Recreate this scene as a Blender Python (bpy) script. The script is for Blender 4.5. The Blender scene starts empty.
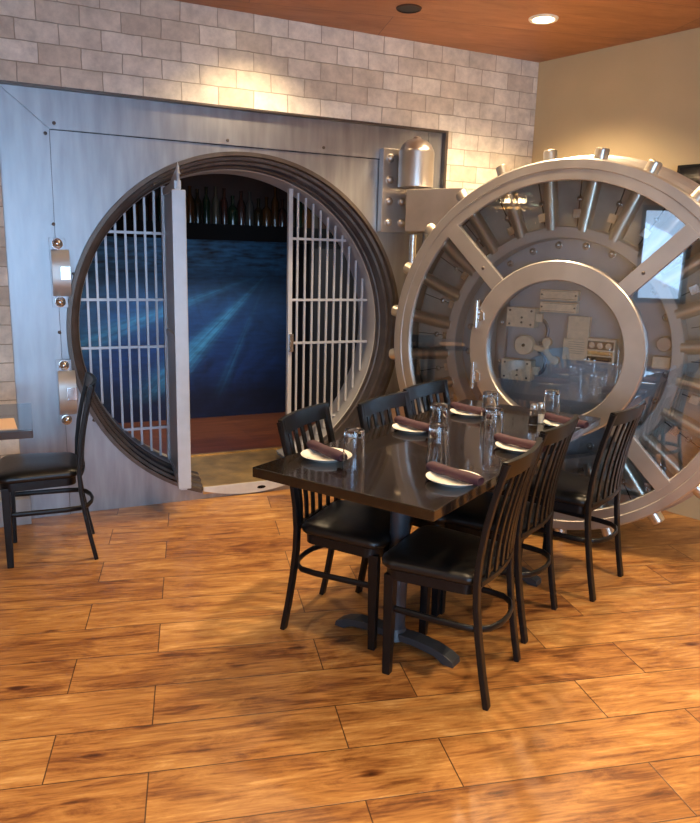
import bpy, bmesh, math, random
from mathutils import Vector, Matrix
random.seed(7)
PI = math.pi
sc = bpy.context.scene
col = sc.collection
cos, sin, R = math.cos, math.sin, math.radians

def dirh(t): return Vector((sin(R(t)), cos(R(t)), 0))

# ------------------------------------------------------------------ materials
def newmat(name):
    m = bpy.data.materials.new(name); m.use_nodes = True
    nt = m.node_tree; b = nt.nodes['Principled BSDF']
    return m, nt, b
def setp(b, **k):
    names = {'color': 'Base Color', 'rough': 'Roughness', 'metal': 'Metallic', 'spec': 'Specular IOR Level', 'coat': 'Coat Weight',
             'coat_rough': 'Coat Roughness', 'trans': 'Transmission Weight', 'ior': 'IOR', 'emit': 'Emission Color', 'estr': 'Emission Strength',
             'sheen': 'Sheen Weight', 'aniso': 'Anisotropic'}
    for a, v in k.items():
        if a in ('color', 'emit') and len(v) == 3: v = (*v, 1)
        b.inputs[names[a]].default_value = v
def plain(name, color, rough=.5, metal=0, noise=0, nscale=20, bump=0, stretch=(1, 1, 1), **k):
    m, nt, b = newmat(name); setp(b, color=color, rough=rough, metal=metal, **k)
    if noise or bump:
        N = nt.nodes; L = nt.links
        tc = N.new('ShaderNodeTexCoord'); mp = N.new('ShaderNodeMapping'); mp.inputs['Scale'].default_value = stretch
        L.new(tc.outputs['Object'], mp.inputs['Vector'])
        n = N.new('ShaderNodeTexNoise'); n.inputs['Scale'].default_value = nscale; n.inputs['Detail'].default_value = 5
        L.new(mp.outputs[0], n.inputs['Vector'])
        if noise:
            cr = N.new('ShaderNodeValToRGB')
            c = Vector(color[:3])
            cr.color_ramp.elements[0].position = .3; cr.color_ramp.elements[1].position = .7
            cr.color_ramp.elements[0].color = (*(c * (1 - noise)), 1)
            cr.color_ramp.elements[1].color = (*[min(1, v) for v in c * (1 + noise)], 1)
            L.new(n.outputs['Fac'], cr.inputs[0]); L.new(cr.outputs[0], b.inputs['Base Color'])
            mr = N.new('ShaderNodeMapRange'); mr.inputs['To Min'].default_value = max(.02, rough * (1 - noise)); mr.inputs['To Max'].default_value = min(1, rough * (1 + noise))
            L.new(n.outputs['Fac'], mr.inputs[0]); L.new(mr.outputs[0], b.inputs['Roughness'])
        if bump:
            bp = N.new('ShaderNodeBump'); bp.inputs['Strength'].default_value = bump; bp.inputs['Distance'].default_value = .003
            L.new(n.outputs['Fac'], bp.inputs['Height']); L.new(bp.outputs[0], b.inputs['Normal'])
    return m

M = {}
M['steel'] = plain('brushed_steel_plate', (.35, .355, .37), .40, .85, noise=.16, nscale=9, bump=.12, stretch=(2.2, 1, .35))
M['steel_bright'] = plain('polished_steel', (.72, .71, .70), .24, .95, noise=.08, nscale=14)
M['steel_ring'] = plain('machined_ring_steel', (.50, .46, .43), .32, .9, noise=.12, nscale=7)
M['steel_dark'] = plain('dark_machined_steel', (.13, .105, .09), .42, .75, noise=.2, nscale=12)
M['door_steel'] = plain('door_ring_steel', (.50, .465, .435), .36, .8, noise=.1, nscale=6)
M['sleeve'] = plain('satin_sleeve', (.50, .50, .51), .55, .5)
M['seg'] = plain('pale_sill_steel', (.60, .61, .62), .45, .4, noise=.1, nscale=10)
M['carrier'] = plain('satin_carrier_steel', (.62, .60, .56), .4, .5)
M['bed'] = plain('machined_bed_plate', (.56, .52, .45), .42, .3, noise=.2, nscale=8)
M['hub_plate'] = plain('blue_grey_hub_plate', (.50, .54, .59), .42, .2, noise=.12, nscale=6)
M['bolt'] = plain('locking_bolt_steel', (.66, .60, .50), .30, .85, noise=.05, nscale=20)
M['bar'] = plain('painted_grille_bar', (.62, .63, .66), .4, .35)
M['gate'] = plain('gate_paint', (.52, .54, .57), .4, .3, noise=.08, nscale=8)
M['brass'] = plain('worn_brass_plate', (.52, .35, .14), .32, .7, noise=.3, nscale=9)
M['nickel'] = plain('engraved_nickel_plate', (.90, .72, .52), .45, .1, noise=.1, nscale=40)
M['nickel_line'] = plain('engraved_line', (.22, .16, .12), .5, .4)
M['black_metal'] = plain('black_powder_coat', (.005, .005, .006), .36, 0, spec=.3)
M['black_wood'] = plain('black_lacquered_wood', (.004, .004, .004), .3, 0, spec=.35)
M['pedestal'] = plain('grey_black_pedestal_paint', (.030, .034, .042), .4, 0)
M['vinyl'] = plain('black_vinyl', (.006, .0055, .0055), .36, 0, noise=.1, nscale=60, bump=.15, spec=.5)
M['ceramic'] = plain('white_ceramic', (.86, .83, .78), .16, 0, coat=.5)
M['napkin'] = plain('burgundy_napkin', (.034, .0075, .017), .9, 0, noise=.25, nscale=90, bump=.5, sheen=.03)
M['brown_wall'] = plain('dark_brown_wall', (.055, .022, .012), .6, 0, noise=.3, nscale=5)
M['black'] = plain('matte_black', (.004, .0035, .0035), .7, spec=.2)
M['tv'] = plain('tv_screen', (.005, .005, .006), .15)
M['trim_white'] = plain('lamp_trim_white', (.85, .80, .70), .4)
M['base_white'] = plain('grey_white_baseboard', (.45, .48, .52), .5)
M['paper'] = plain('peach_paper', (.85, .58, .38), .8)
M['cream'] = plain('cream_plaster', (.50, .39, .23), .85, 0, noise=.05, nscale=3)
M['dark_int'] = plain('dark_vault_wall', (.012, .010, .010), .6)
M['win_frame'] = plain('window_frame_dark', (.03, .025, .02), .4)
M['gold_lacq'] = plain('gold_metal', (.8, .55, .25), .25, 1.0)
M['lever'] = plain('blued_steel_lever', (.16, .20, .27), .3, .8)
M['pepper'] = plain('ground_pepper', (.03, .02, .015), .9)
M['salt'] = plain('table_salt', (.85, .85, .85), .9)

def glass(name, color, rough=.0, mixspec=.5):
    m, nt, b = newmat(name); setp(b, color=color, rough=rough, trans=1, ior=1.45); return m
M['glass'] = glass('clear_glass', (1, 1, 1))
def thin_glass(name, tint, refl):
    m = bpy.data.materials.new(name); m.use_nodes = True; nt = m.node_tree; nt.nodes.clear(); N = nt.nodes; L = nt.links
    o = N.new('ShaderNodeOutputMaterial'); t = N.new('ShaderNodeBsdfTransparent'); g = N.new('ShaderNodeBsdfGlossy'); mx = N.new('ShaderNodeMixShader')
    t.inputs[0].default_value = (*tint, 1); g.inputs['Roughness'].default_value = .015; g.inputs[0].default_value = (1, 1, 1, 1)
    f = N.new('ShaderNodeFresnel'); f.inputs[0].default_value = 1.5
    mr = N.new('ShaderNodeMath'); mr.operation = 'MULTIPLY_ADD'; mr.inputs[1].default_value = 1.0; mr.inputs[2].default_value = refl; mr.use_clamp = True
    L.new(f.outputs[0], mr.inputs[0]); L.new(mr.outputs[0], mx.inputs[0]); L.new(t.outputs[0], mx.inputs[1]); L.new(g.outputs[0], mx.inputs[2]); L.new(mx.outputs[0], o.inputs[0])
    return m
M['pane'] = thin_glass('door_glass_pane', (.97, .98, .98), .09)
M['win_pane'] = thin_glass('window_glass', (.97, .98, 1), .02)
BC = [(.015, .03, .015), (.07, .03, .01), (.03, .02, .01), (.07, .06, .05), (.05, .02, .015), (.09, .075, .05)]
for i, c_ in enumerate(BC): M['bottle%d' % i] = plain('bottle_glass_%d' % i, c_, .1, 0, coat=.6)
def emis(name, color, s):
    m, nt, b = newmat(name); setp(b, color=(0, 0, 0), emit=color, estr=s); return m
M['lamp'] = emis('lamp_glow', (1, .74, .42), 14)
M['lamp_vault'] = emis('vault_strip_glow', (1, .62, .4), 1.2)

def brick_mat():
    m, nt, b = newmat('whitewashed_brick'); N = nt.nodes; L = nt.links
    tc = N.new('ShaderNodeTexCoord'); sep = N.new('ShaderNodeSeparateXYZ'); cmb = N.new('ShaderNodeCombineXYZ')
    L.new(tc.outputs['Object'], sep.inputs[0])
    ax = N.new('ShaderNodeMath'); ax.operation = 'ADD'; ax.inputs[1].default_value = 20 * .2065 - .008
    az = N.new('ShaderNodeMath'); az.operation = 'ADD'; az.inputs[1].default_value = 40 * .1015 - 2.33 + .1015*24 - .1015*24
    L.new(sep.outputs[0], ax.inputs[0]); L.new(sep.outputs[2], az.inputs[0])
    L.new(ax.outputs[0], cmb.inputs[0]); L.new(az.outputs[0], cmb.inputs[1])
    wob = N.new('ShaderNodeTexNoise'); wob.inputs['Scale'].default_value = 12; wob.inputs['Detail'].default_value = 3
    L.new(tc.outputs['Object'], wob.inputs['Vector'])
    wsub = N.new('ShaderNodeVectorMath'); wsub.operation = 'MULTIPLY_ADD'; wsub.inputs[1].default_value = (.010, .010, 0); L.new(wob.outputs['Color'], wsub.inputs[0]); L.new(cmb.outputs[0], wsub.inputs[2])
    br = N.new('ShaderNodeTexBrick'); br.offset = .5; br.inputs['Scale'].default_value = 1
    br.inputs['Brick Width'].default_value = .2065; br.inputs['Row Height'].default_value = .1015; br.inputs['Mortar Size'].default_value = .0028; br.inputs['Mortar Smooth'].default_value = .4
    br.inputs['Color1'].default_value = (.0, .0, .0, 1); br.inputs['Color2'].default_value = (1, 1, 1, 1); br.inputs['Mortar'].default_value = (.5, .5, .5, 1)
    L.new(wsub.outputs[0], br.inputs['Vector'])
    cr = N.new('ShaderNodeValToRGB'); e = cr.color_ramp.elements
    e[0].color = (.60, .52, .42, 1); e[1].color = (.84, .78, .68, 1); e.new(.5).color = (.72, .65, .55, 1)
    L.new(br.outputs['Color'], cr.inputs[0])
    n2 = N.new('ShaderNodeTexNoise'); n2.inputs['Scale'].default_value = 9; n2.inputs['Detail'].default_value = 6; n2.inputs['Roughness'].default_value = .7
    L.new(tc.outputs['Object'], n2.inputs['Vector'])
    r2 = N.new('ShaderNodeMapRange'); r2.inputs['From Min'].default_value = .3; r2.inputs['From Max'].default_value = .7; r2.inputs['To Min'].default_value = .72; r2.inputs['To Max'].default_value = 1.22
    L.new(n2.outputs['Fac'], r2.inputs[0])
    mul = N.new('ShaderNodeVectorMath'); mul.operation = 'SCALE'; L.new(cr.outputs[0], mul.inputs[0]); L.new(r2.outputs[0], mul.inputs['Scale'])
    mx = N.new('ShaderNodeMix'); mx.data_type = 'RGBA'; L.new(br.outputs['Fac'], mx.inputs[0]); L.new(mul.outputs[0], mx.inputs[6]); mx.inputs[7].default_value = (.42, .35, .27, 1)
    L.new(mx.outputs[2], b.inputs['Base Color']); b.inputs['Roughness'].default_value = .85
    hs = N.new('ShaderNodeMath'); hs.operation = 'MULTIPLY_ADD'; hs.inputs[1].default_value = -1.0
    n3 = N.new('ShaderNodeMath'); n3.operation = 'MULTIPLY'; n3.inputs[1].default_value = .6; L.new(n2.outputs['Fac'], n3.inputs[0])
    L.new(br.outputs['Fac'], hs.inputs[0]); L.new(n3.outputs[0], hs.inputs[2])
    bp = N.new('ShaderNodeBump'); bp.inputs['Strength'].default_value = .8; bp.inputs['Distance'].default_value = .005
    L.new(hs.outputs[0], bp.inputs['Height']); L.new(bp.outputs[0], b.inputs['Normal'])
    return m
M['brick'] = brick_mat()

def wood_mat(name, row, length, off, y0, x0, cols, seam_w, seam_col, rough, grain=6.0, knots=True, dark_int=False, alternate=True):
    m, nt, b = newmat(name); N = nt.nodes; L = nt.links
    def math_(op, a, bb=None, c=None, clamp=False):
        n = N.new('ShaderNodeMath'); n.operation = op; n.use_clamp = clamp
        for i, v in enumerate((a, bb, c)):
            if v is None: continue
            if isinstance(v, (int, float)): n.inputs[i].default_value = v
            else: L.new(v, n.inputs[i])
        return n.outputs[0]
    tc = N.new('ShaderNodeTexCoord'); sep = N.new('ShaderNodeSeparateXYZ'); L.new(tc.outputs['Object'], sep.inputs[0])
    X, Y = sep.outputs[0], sep.outputs[1]
    yr = math_('DIVIDE', math_('SUBTRACT', Y, y0), row)
    j = math_('FLOOR', yr); fy = math_('SUBTRACT', yr, j)
    odd = math_('FLOORED_MODULO', j, 2.0)
    xr = math_('DIVIDE', math_('SUBTRACT', math_('SUBTRACT', X, x0), math_('MULTIPLY', odd, off)), length)
    i_ = math_('FLOOR', xr); fx = math_('SUBTRACT', xr, i_)
    ex = math_('MULTIPLY', math_('MINIMUM', fx, math_('SUBTRACT', 1.0, fx)), length)
    ey = math_('MULTIPLY', math_('MINIMUM', fy, math_('SUBTRACT', 1.0, fy)), row)
    ed = math_('MINIMUM', ex, ey)
    seam = N.new('ShaderNodeMapRange'); L.new(ed, seam.inputs[0]); seam.inputs['From Min'].default_value = seam_w * .4; seam.inputs['From Max'].default_value = seam_w * 1.3
    cid = N.new('ShaderNodeCombineXYZ'); L.new(i_, cid.inputs[0]); L.new(j, cid.inputs[1])
    wn = N.new('ShaderNodeTexWhiteNoise'); wn.noise_dimensions = '3D'; L.new(cid.outputs[0], wn.inputs['Vector'])
    cv = N.new('ShaderNodeCombineXYZ')
    L.new(math_('MULTIPLY', X, 1.5 if knots else .85), cv.inputs[0]); L.new(math_('MULTIPLY', Y, grain), cv.inputs[1]); L.new(math_('MULTIPLY', wn.outputs['Value'], 30.0), cv.inputs[2])
    n1 = N.new('ShaderNodeTexNoise'); n1.inputs['Scale'].default_value = 2.4; n1.inputs['Detail'].default_value = 9; n1.inputs['Roughness'].default_value = .72; n1.inputs['Distortion'].default_value = .7
    L.new(cv.outputs[0], n1.inputs['Vector'])
    cv2 = N.new('ShaderNodeCombineXYZ')
    L.new(math_('MULTIPLY', X, 3.0), cv2.inputs[0]); L.new(math_('MULTIPLY', Y, 46.0), cv2.inputs[1]); L.new(math_('MULTIPLY', wn.outputs['Value'], 17.0), cv2.inputs[2])
    n2 = N.new('ShaderNodeTexNoise'); n2.inputs['Scale'].default_value = 2.2; n2.inputs['Detail'].default_value = 6
    L.new(cv2.outputs[0], n2.inputs['Vector'])
    f = math_('ADD', math_('MULTIPLY_ADD', n1.outputs['Fac'], .92, -.08), math_('MULTIPLY', n2.outputs['Fac'], .42))
    f = math_('ADD', f, math_('MULTIPLY_ADD', wn.outputs['Value'], .12, -.09))
    if knots:
        vo = N.new('ShaderNodeTexVoronoi'); vo.inputs['Scale'].default_value = 1.0
        cv3 = N.new('ShaderNodeCombineXYZ'); L.new(math_('MULTIPLY', X, 2.2), cv3.inputs[0]); L.new(math_('MULTIPLY', Y, 6.0), cv3.inputs[1]); L.new(cv3.outputs[0], vo.inputs['Vector'])
        kn = N.new('ShaderNodeMapRange'); kn.inputs['From Min'].default_value = .02; kn.inputs['From Max'].default_value = .11; kn.inputs['To Min'].default_value = -.28; kn.inputs['To Max'].default_value = 0
        L.new(vo.outputs['Distance'], kn.inputs[0]); f = math_('ADD', f, kn.outputs[0])
    cr = N.new('ShaderNodeValToRGB'); e = cr.color_ramp.elements
    e[0].position = .30; e[1].position = .78; e[0].color = (*cols[0], 1); e[1].color = (*cols[-1], 1)
    for k, c_ in enumerate(cols[1:-1]):
        e.new(.30 + .48 * (k + 1) / (len(cols) - 1)).color = (*c_, 1)
    L.new(f, cr.inputs[0])
    mx = N.new('ShaderNodeMix'); mx.data_type = 'RGBA'; L.new(seam.outputs[0], mx.inputs[0]); mx.inputs[6].default_value = (*seam_col, 1); L.new(cr.outputs[0], mx.inputs[7])
    L.new(mx.outputs[2], b.inputs['Base Color'])
    rr = N.new('ShaderNodeMapRange'); rr.inputs['To Min'].default_value = rough * 1.25; rr.inputs['To Max'].default_value = rough * .8; L.new(n1.outputs['Fac'], rr.inputs[0]); L.new(rr.outputs[0], b.inputs['Roughness'])
    bp = N.new('ShaderNodeBump'); bp.inputs['Strength'].default_value = .25; bp.inputs['Distance'].default_value = .003
    L.new(math_('ADD', math_('MULTIPLY', seam.outputs[0], .8), math_('MULTIPLY', f, .5)), bp.inputs['Height']); L.new(bp.outputs[0], b.inputs['Normal'])
    return m
M['floor'] = wood_mat('plank_floor', .2265, .9, -.295, 1.735, -.145,
                      [(.05, .015, .005), (.16, .057, .016), (.30, .130, .036), (.41, .205, .062), (.56, .32, .12)], .0022, (.05, .018, .008), .33)
M['ceiling'] = wood_mat('ceiling_planks', .60, 2.4, .8, .1, .3, [(.24, .085, .026), (.34, .130, .042), (.44, .18, .062)], .002, (.09, .03, .01), .42, grain=3.5, knots=False)
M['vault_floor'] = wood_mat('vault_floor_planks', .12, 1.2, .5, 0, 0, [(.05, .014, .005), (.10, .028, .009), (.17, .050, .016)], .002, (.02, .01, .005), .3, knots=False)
M['tabletop'] = tt_ = wood_mat('espresso_tabletop', .37, 5, 0, 0, -2.5, [(.006, .0045, .004), (.011, .008, .0065), (.020, .013, .010)], .001, (.008, .005, .004), .12, grain=9, knots=False)

_b = tt_.node_tree.nodes['Principled BSDF']; setp(_b, coat=.7, coat_rough=.05)
def mural_mat():
    m, nt, b = newmat('ocean_mural'); N = nt.nodes; L = nt.links
    def mt(op, a, bb=None, c=None, clamp=False):
        n = N.new('ShaderNodeMath'); n.operation = op; n.use_clamp = clamp
        for i, v in enumerate((a, bb, c)):
            if v is None: continue
            if isinstance(v, (int, float)): n.inputs[i].default_value = v
            else: L.new(v, n.inputs[i])
        return n.outputs[0]
    tc = N.new('ShaderNodeTexCoord'); sep = N.new('ShaderNodeSeparateXYZ'); L.new(tc.outputs['Object'], sep.inputs[0])
    X, Z = sep.outputs[0], sep.outputs[2]
    base = N.new('ShaderNodeValToRGB'); e = base.color_ramp.elements
    e[0].position = .12; e[0].color = (.004, .008, .03, 1); e[1].position = 1; e[1].color = (.03, .17, .38, 1)
    for p, c_ in ((.3, (.006, .03, .12)), (.55, (.007, .045, .14)), (.72, (.008, .06, .15)), (.80, (.025, .14, .30)), (.94, (.03, .16, .33)), (.965, (.06, .24, .42))): e.new(p).color = (*c_, 1)
    L.new(mt('DIVIDE', Z, 1.66), base.inputs[0])
    # wavelets near the surface
    wv = N.new('ShaderNodeTexNoise'); wv.inputs['Scale'].default_value = 6; wv.inputs['Detail'].default_value = 7
    cw = N.new('ShaderNodeCombineXYZ'); L.new(X, cw.inputs[0]); L.new(mt('MULTIPLY', Z, 5.0), cw.inputs[1]); L.new(cw.outputs[0], wv.inputs['Vector'])
    up = N.new('ShaderNodeMapRange'); up.inputs['From Min'].default_value = 1.15; up.inputs['From Max'].default_value = 1.35; L.new(Z, up.inputs[0])
    wf = mt('MULTIPLY', mt('SUBTRACT', wv.outputs['Fac'], .5), mt('MULTIPLY_ADD', up.outputs[0], .8, .35))
    # light rays fanning from one point near the top right
    dx = mt('SUBTRACT', X, .80); dz = mt('SUBTRACT', Z, 1.30)
    ang = mt('ARCTAN2', dz, dx); rad = mt('SQRT', mt('ADD', mt('MULTIPLY', dx, dx), mt('MULTIPLY', dz, dz)))
    total = None
    for a0, w, g in ((-2.78, .05, .5), (-2.35, .075, 1.0), (-1.98, .04, .25)):
        r_ = mt('MULTIPLY', mt('EXPONENT', mt('MULTIPLY', mt('POWER', mt('DIVIDE', mt('SUBTRACT', ang, a0), w), 2.0), -1.0)), g)
        total = r_ if total is None else mt('ADD', total, r_)
    st = N.new('ShaderNodeTexNoise'); st.noise_dimensions = '2D'; st.inputs['Scale'].default_value = 1; cs = N.new('ShaderNodeCombineXYZ')
    L.new(mt('MULTIPLY', ang, 45.0), cs.inputs[0]); L.new(mt('MULTIPLY', rad, 1.5), cs.inputs[1]); L.new(cs.outputs[0], st.inputs['Vector'])
    fade = N.new('ShaderNodeMapRange'); fade.inputs['From Min'].default_value = 0; fade.inputs['From Max'].default_value = .9; fade.inputs['To Min'].default_value = .22; L.new(rad, fade.inputs[0])
    lowf = N.new('ShaderNodeMapRange'); lowf.inputs['From Min'].default_value = .15; lowf.inputs['From Max'].default_value = .5; L.new(Z, lowf.inputs[0])
    below = N.new('ShaderNodeMapRange'); below.inputs['From Min'].default_value = 1.34; below.inputs['From Max'].default_value = 1.22; L.new(Z, below.inputs[0])
    ray = mt('MULTIPLY', mt('MULTIPLY', mt('MULTIPLY', total, mt('MULTIPLY_ADD', st.outputs['Fac'], 1.4, -.1)), fade.outputs[0]), mt('MULTIPLY', lowf.outputs[0], below.outputs[0]), clamp=True)
    # dim swirl shapes and algae green at the left
    sw = N.new('ShaderNodeTexNoise'); sw.inputs['Scale'].default_value = 3.2; sw.inputs['Detail'].default_value = 4; sw.inputs['Distortion'].default_value = 2.2
    L.new(tc.outputs['Object'], sw.inputs['Vector'])
    mx = N.new('ShaderNodeMix'); mx.data_type = 'RGBA'; L.new(ray, mx.inputs[0]); L.new(base.outputs[0], mx.inputs[6]); mx.inputs[7].default_value = (.07, .34, .55, 1)
    gr = N.new('ShaderNodeMapRange'); gr.inputs['From Min'].default_value = -.55; gr.inputs['From Max'].default_value = -1.0; gr.inputs['To Max'].default_value = .5; L.new(X, gr.inputs[0])
    mg = N.new('ShaderNodeMix'); mg.data_type = 'RGBA'; L.new(mt('MULTIPLY', gr.outputs[0], sw.outputs['Fac']), mg.inputs[0]); L.new(mx.outputs[2], mg.inputs[6]); mg.inputs[7].default_value = (.05, .12, .05, 1)
    dk = N.new('ShaderNodeMapRange'); dk.inputs['From Min'].default_value = -.2; dk.inputs['From Max'].default_value = 1.0; dk.inputs['To Min'].default_value = 1.1; dk.inputs['To Max'].default_value = .35; L.new(X, dk.inputs[0])
    sc_ = N.new('ShaderNodeVectorMath'); sc_.operation = 'SCALE'; L.new(mg.outputs[2], sc_.inputs[0])
    L.new(mt('MULTIPLY', dk.outputs[0], mt('ADD', mt('MULTIPLY_ADD', wf, 3.0, .8), mt('MULTIPLY', mt('SUBTRACT', sw.outputs['Fac'], .45), 1.5))), sc_.inputs['Scale'])
    L.new(sc_.outputs[0], b.inputs['Base Color']); b.inputs['Roughness'].default_value = .45
    return m
M['mural'] = mural_mat()

# ------------------------------------------------------------------ mesh helpers
class MB:
    def __init__(s): s.bm = bmesh.new()
    def _xf(s, vs, mat):
        if mat is not None:
            for v in vs: v.co = mat @ v.co
    def box(s, x0, x1, y0, y1, z0, z1, bev=0, mat=None, seg=2):
        b2 = bmesh.new()
        vs = [b2.verts.new((x, y, z)) for x in (x0, x1) for y in (y0, y1) for z in (z0, z1)]
        for f in ((0, 1, 3, 2), (4, 6, 7, 5), (0, 4, 5, 1), (2, 3, 7, 6), (0, 2, 6, 4), (1, 5, 7, 3)): b2.faces.new([vs[i] for i in f])
        bmesh.ops.recalc_face_normals(b2, faces=b2.faces)
        if bev: bmesh.ops.bevel(b2, geom=list(b2.edges), offset=bev, segments=seg, profile=.6, affect='EDGES')
        s.merge(b2, mat); return s
    def merge(s, b2, mat=None):
        mp = {}
        for v in b2.verts: mp[v] = s.bm.verts.new(mat @ v.co if mat is not None else v.co)
        for f in b2.faces:
            try: s.bm.faces.new([mp[v] for v in f.verts])
            except ValueError: pass
        b2.free()
    def prism(s, pts, a, b, axis='z', bev=0, mat=None):
        """polygon extruded along axis; pts are the two other coordinates in order (x,y)/(x,z)/(y,z)"""
        b2 = bmesh.new()
        def P(p, t): return {'z': (p[0], p[1], t), 'y': (p[0], t, p[1]), 'x': (t, p[0], p[1])}[axis]
        lo = [b2.verts.new(P(p, a)) for p in pts]; hi = [b2.verts.new(P(p, b)) for p in pts]
        b2.faces.new(lo); b2.faces.new(hi)
        n = len(pts)
        for i in range(n): b2.faces.new([lo[i], lo[(i + 1) % n], hi[(i + 1) % n], hi[i]])
        bmesh.ops.recalc_face_normals(b2, faces=b2.faces)
        if bev: bmesh.ops.bevel(b2, geom=list(b2.edges), offset=bev, segments=2, profile=.6, affect='EDGES')
        s.merge(b2, mat); return s
    def lathe(s, prof, n=48, mat=None, close=False, a0=0, a1=2 * PI):
        """profile of (r, h) turned about local z; close joins last to first"""
        full = abs(a1 - a0 - 2 * PI) < 1e-6
        b2 = bmesh.new(); rings = []
        cnt = n if full else n + 1
        for r, h in prof:
            if r < 1e-6: rings.append([b2.verts.new((0, 0, h))])
            else: rings.append([b2.verts.new((r * cos(a0 + (a1 - a0) * i / n), r * sin(a0 + (a1 - a0) * i / n), h)) for i in range(cnt)])
        pr = list(zip(rings, rings[1:])) + ([(rings[-1], rings[0])] if close else [])
        for A, B in pr:
            for i in range(n):
                k = (i + 1) % cnt if full else i + 1
                if len(A) == 1 and len(B) == 1: continue
                if len(A) == 1: b2.faces.new([A[0], B[k], B[i]])
                elif len(B) == 1: b2.faces.new([A[i], A[k], B[0]])
                else: b2.faces.new([A[i], A[k], B[k], B[i]])
        if not full and close:
            b2.faces.new([r[0] for r in rings]); b2.faces.new([r[-1] for r in rings])
        bmesh.ops.recalc_face_normals(b2, faces=b2.faces)
        s.merge(b2, mat); return s
    def cyl(s, p0, p1, r, n=16, r1=None, cap=True):
        p0, p1 = Vector(p0), Vector(p1); d = p1 - p0; L_ = d.length
        q = d.to_track_quat('Z', 'Y').to_matrix().to_4x4(); q.translation = p0
        r1 = r if r1 is None else r1
        pr = [(r, 0), (r1, L_)]
        if cap: pr = [(0, 0)] + pr + [(0, L_)]
        s.lathe(pr, n, q); return s
    def dome(s, p, nrm, r, h, n=16):
        q = Vector(nrm).to_track_quat('Z', 'Y').to_matrix().to_4x4(); q.translation = Vector(p)
        s.lathe([(r * 1.18, -.003), (r * 1.18, .003), (r, .004)] + [(r * cos(t), .004 + h * sin(t)) for t in [PI / 2 * k / 5 for k in range(1, 5)]] + [(0, .004 + h)], n, q); return s
    def tube(s, pts, w, h=None, n=12, up=(0, 0, 1), sq=False, closed=False):
        """sweep an ellipse (or rounded rectangle) w x h along pts"""
        h = w if h is None else h
        pts = [Vector(p) for p in pts]; b2 = bmesh.new(); rings = []; N_ = len(pts)
        for i, p in enumerate(pts):
            if closed: t = (pts[(i + 1) % N_] - pts[i - 1]).normalized()
            else: t = (pts[min(i + 1, N_ - 1)] - pts[max(i - 1, 0)]).normalized()
            a = t.cross(Vector(up)).normalized(); b_ = a.cross(t).normalized()
            ring = []
            for k in range(n):
                th = 2 * PI * k / n + (PI / n if sq else 0)
                c_, s_ = cos(th), sin(th)
                if sq:
                    e_ = .35; c_ = math.copysign(abs(c_) ** e_, c_); s_ = math.copysign(abs(s_) ** e_, s_)
                ring.append(b2.verts.new(p + a * c_ * w / 2 + b_ * s_ * h / 2))
            rings.append(ring)
        pr = list(zip(rings, rings[1:])) + ([(rings[-1], rings[0])] if closed else [])
        for A, B in pr:
            for k in range(n): b2.faces.new([A[k], A[(k + 1) % n], B[(k + 1) % n], B[k]])
        if not closed: b2.faces.new(rings[0]); b2.faces.new(rings[-1])
        bmesh.ops.recalc_face_normals(b2, faces=b2.faces)
        s.merge(b2); return s
    def build(s, name, mat, parent=None, smooth=True, ang=35):
        me = bpy.data.meshes.new(name); s.bm.to_mesh(me); s.bm.free()
        if smooth:
            me.shade_smooth(); me.set_sharp_from_angle(angle=R(ang))
        me.materials.append(M[mat] if isinstance(mat, str) else mat)
        o = bpy.data.objects.new(name, me); col.objects.link(o)
        if smooth:
            wn_ = o.modifiers.new('weighted_normals', 'WEIGHTED_NORMAL'); wn_.keep_sharp = True; wn_.weight = 80
        if parent: o.parent = parent
        return o
ZY = Matrix(((1, 0, 0, 0), (0, 0, 1, 0), (0, -1, 0, 0), (0, 0, 0, 1)))     # lathe axis z -> +y   (h becomes y)
def ymat(x=0, y=0, z=0): return Matrix.Translation((x, y, z)) @ ZY

def tag(o, label=None, cat=None, group=None, kind=None):
    if label: o['label'] = label
    if cat: o['category'] = cat
    if group: o['group'] = group
    if kind: o['kind'] = kind
    return o
def empty(name, loc=(0, 0, 0), rz=0):
    o = bpy.data.objects.new(name, None); col.objects.link(o); o.location = loc; o.rotation_euler = (0, 0, rz); o.empty_display_size = .1
    return o
kids = {}
def copy_tree(o, parent=None):
    c = o.copy(); col.objects.link(c); c.parent = parent
    for ch in o.children: copy_tree(ch, c)
    return c
def struct(o): o['kind'] = 'structure'; return o

# ------------------------------------------------------------------ frames
CAM_H = 1.5
TW, WD = 64.9083, 4.3366                # the brick / vault wall
U, Nn = dirh(TW), dirh(TW - 90)
WALL_LOC = Nn * WD; WALL_RZ = R(90 - TW)
OX, OZ, RO = 1.3291, 1.0456, 1.039
TD, DD, DA = 124.2686, 3.8035, -1.2991  # the open vault door
DLOC = dirh(TD - 90) * DD + dirh(TD) * DA; DOOR_RZ = R(90 - TD)
CEIL = 2.83
def wpt(x, y=0, z=0): return WALL_LOC + U * x + Nn * y + Vector((0, 0, z))

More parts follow.
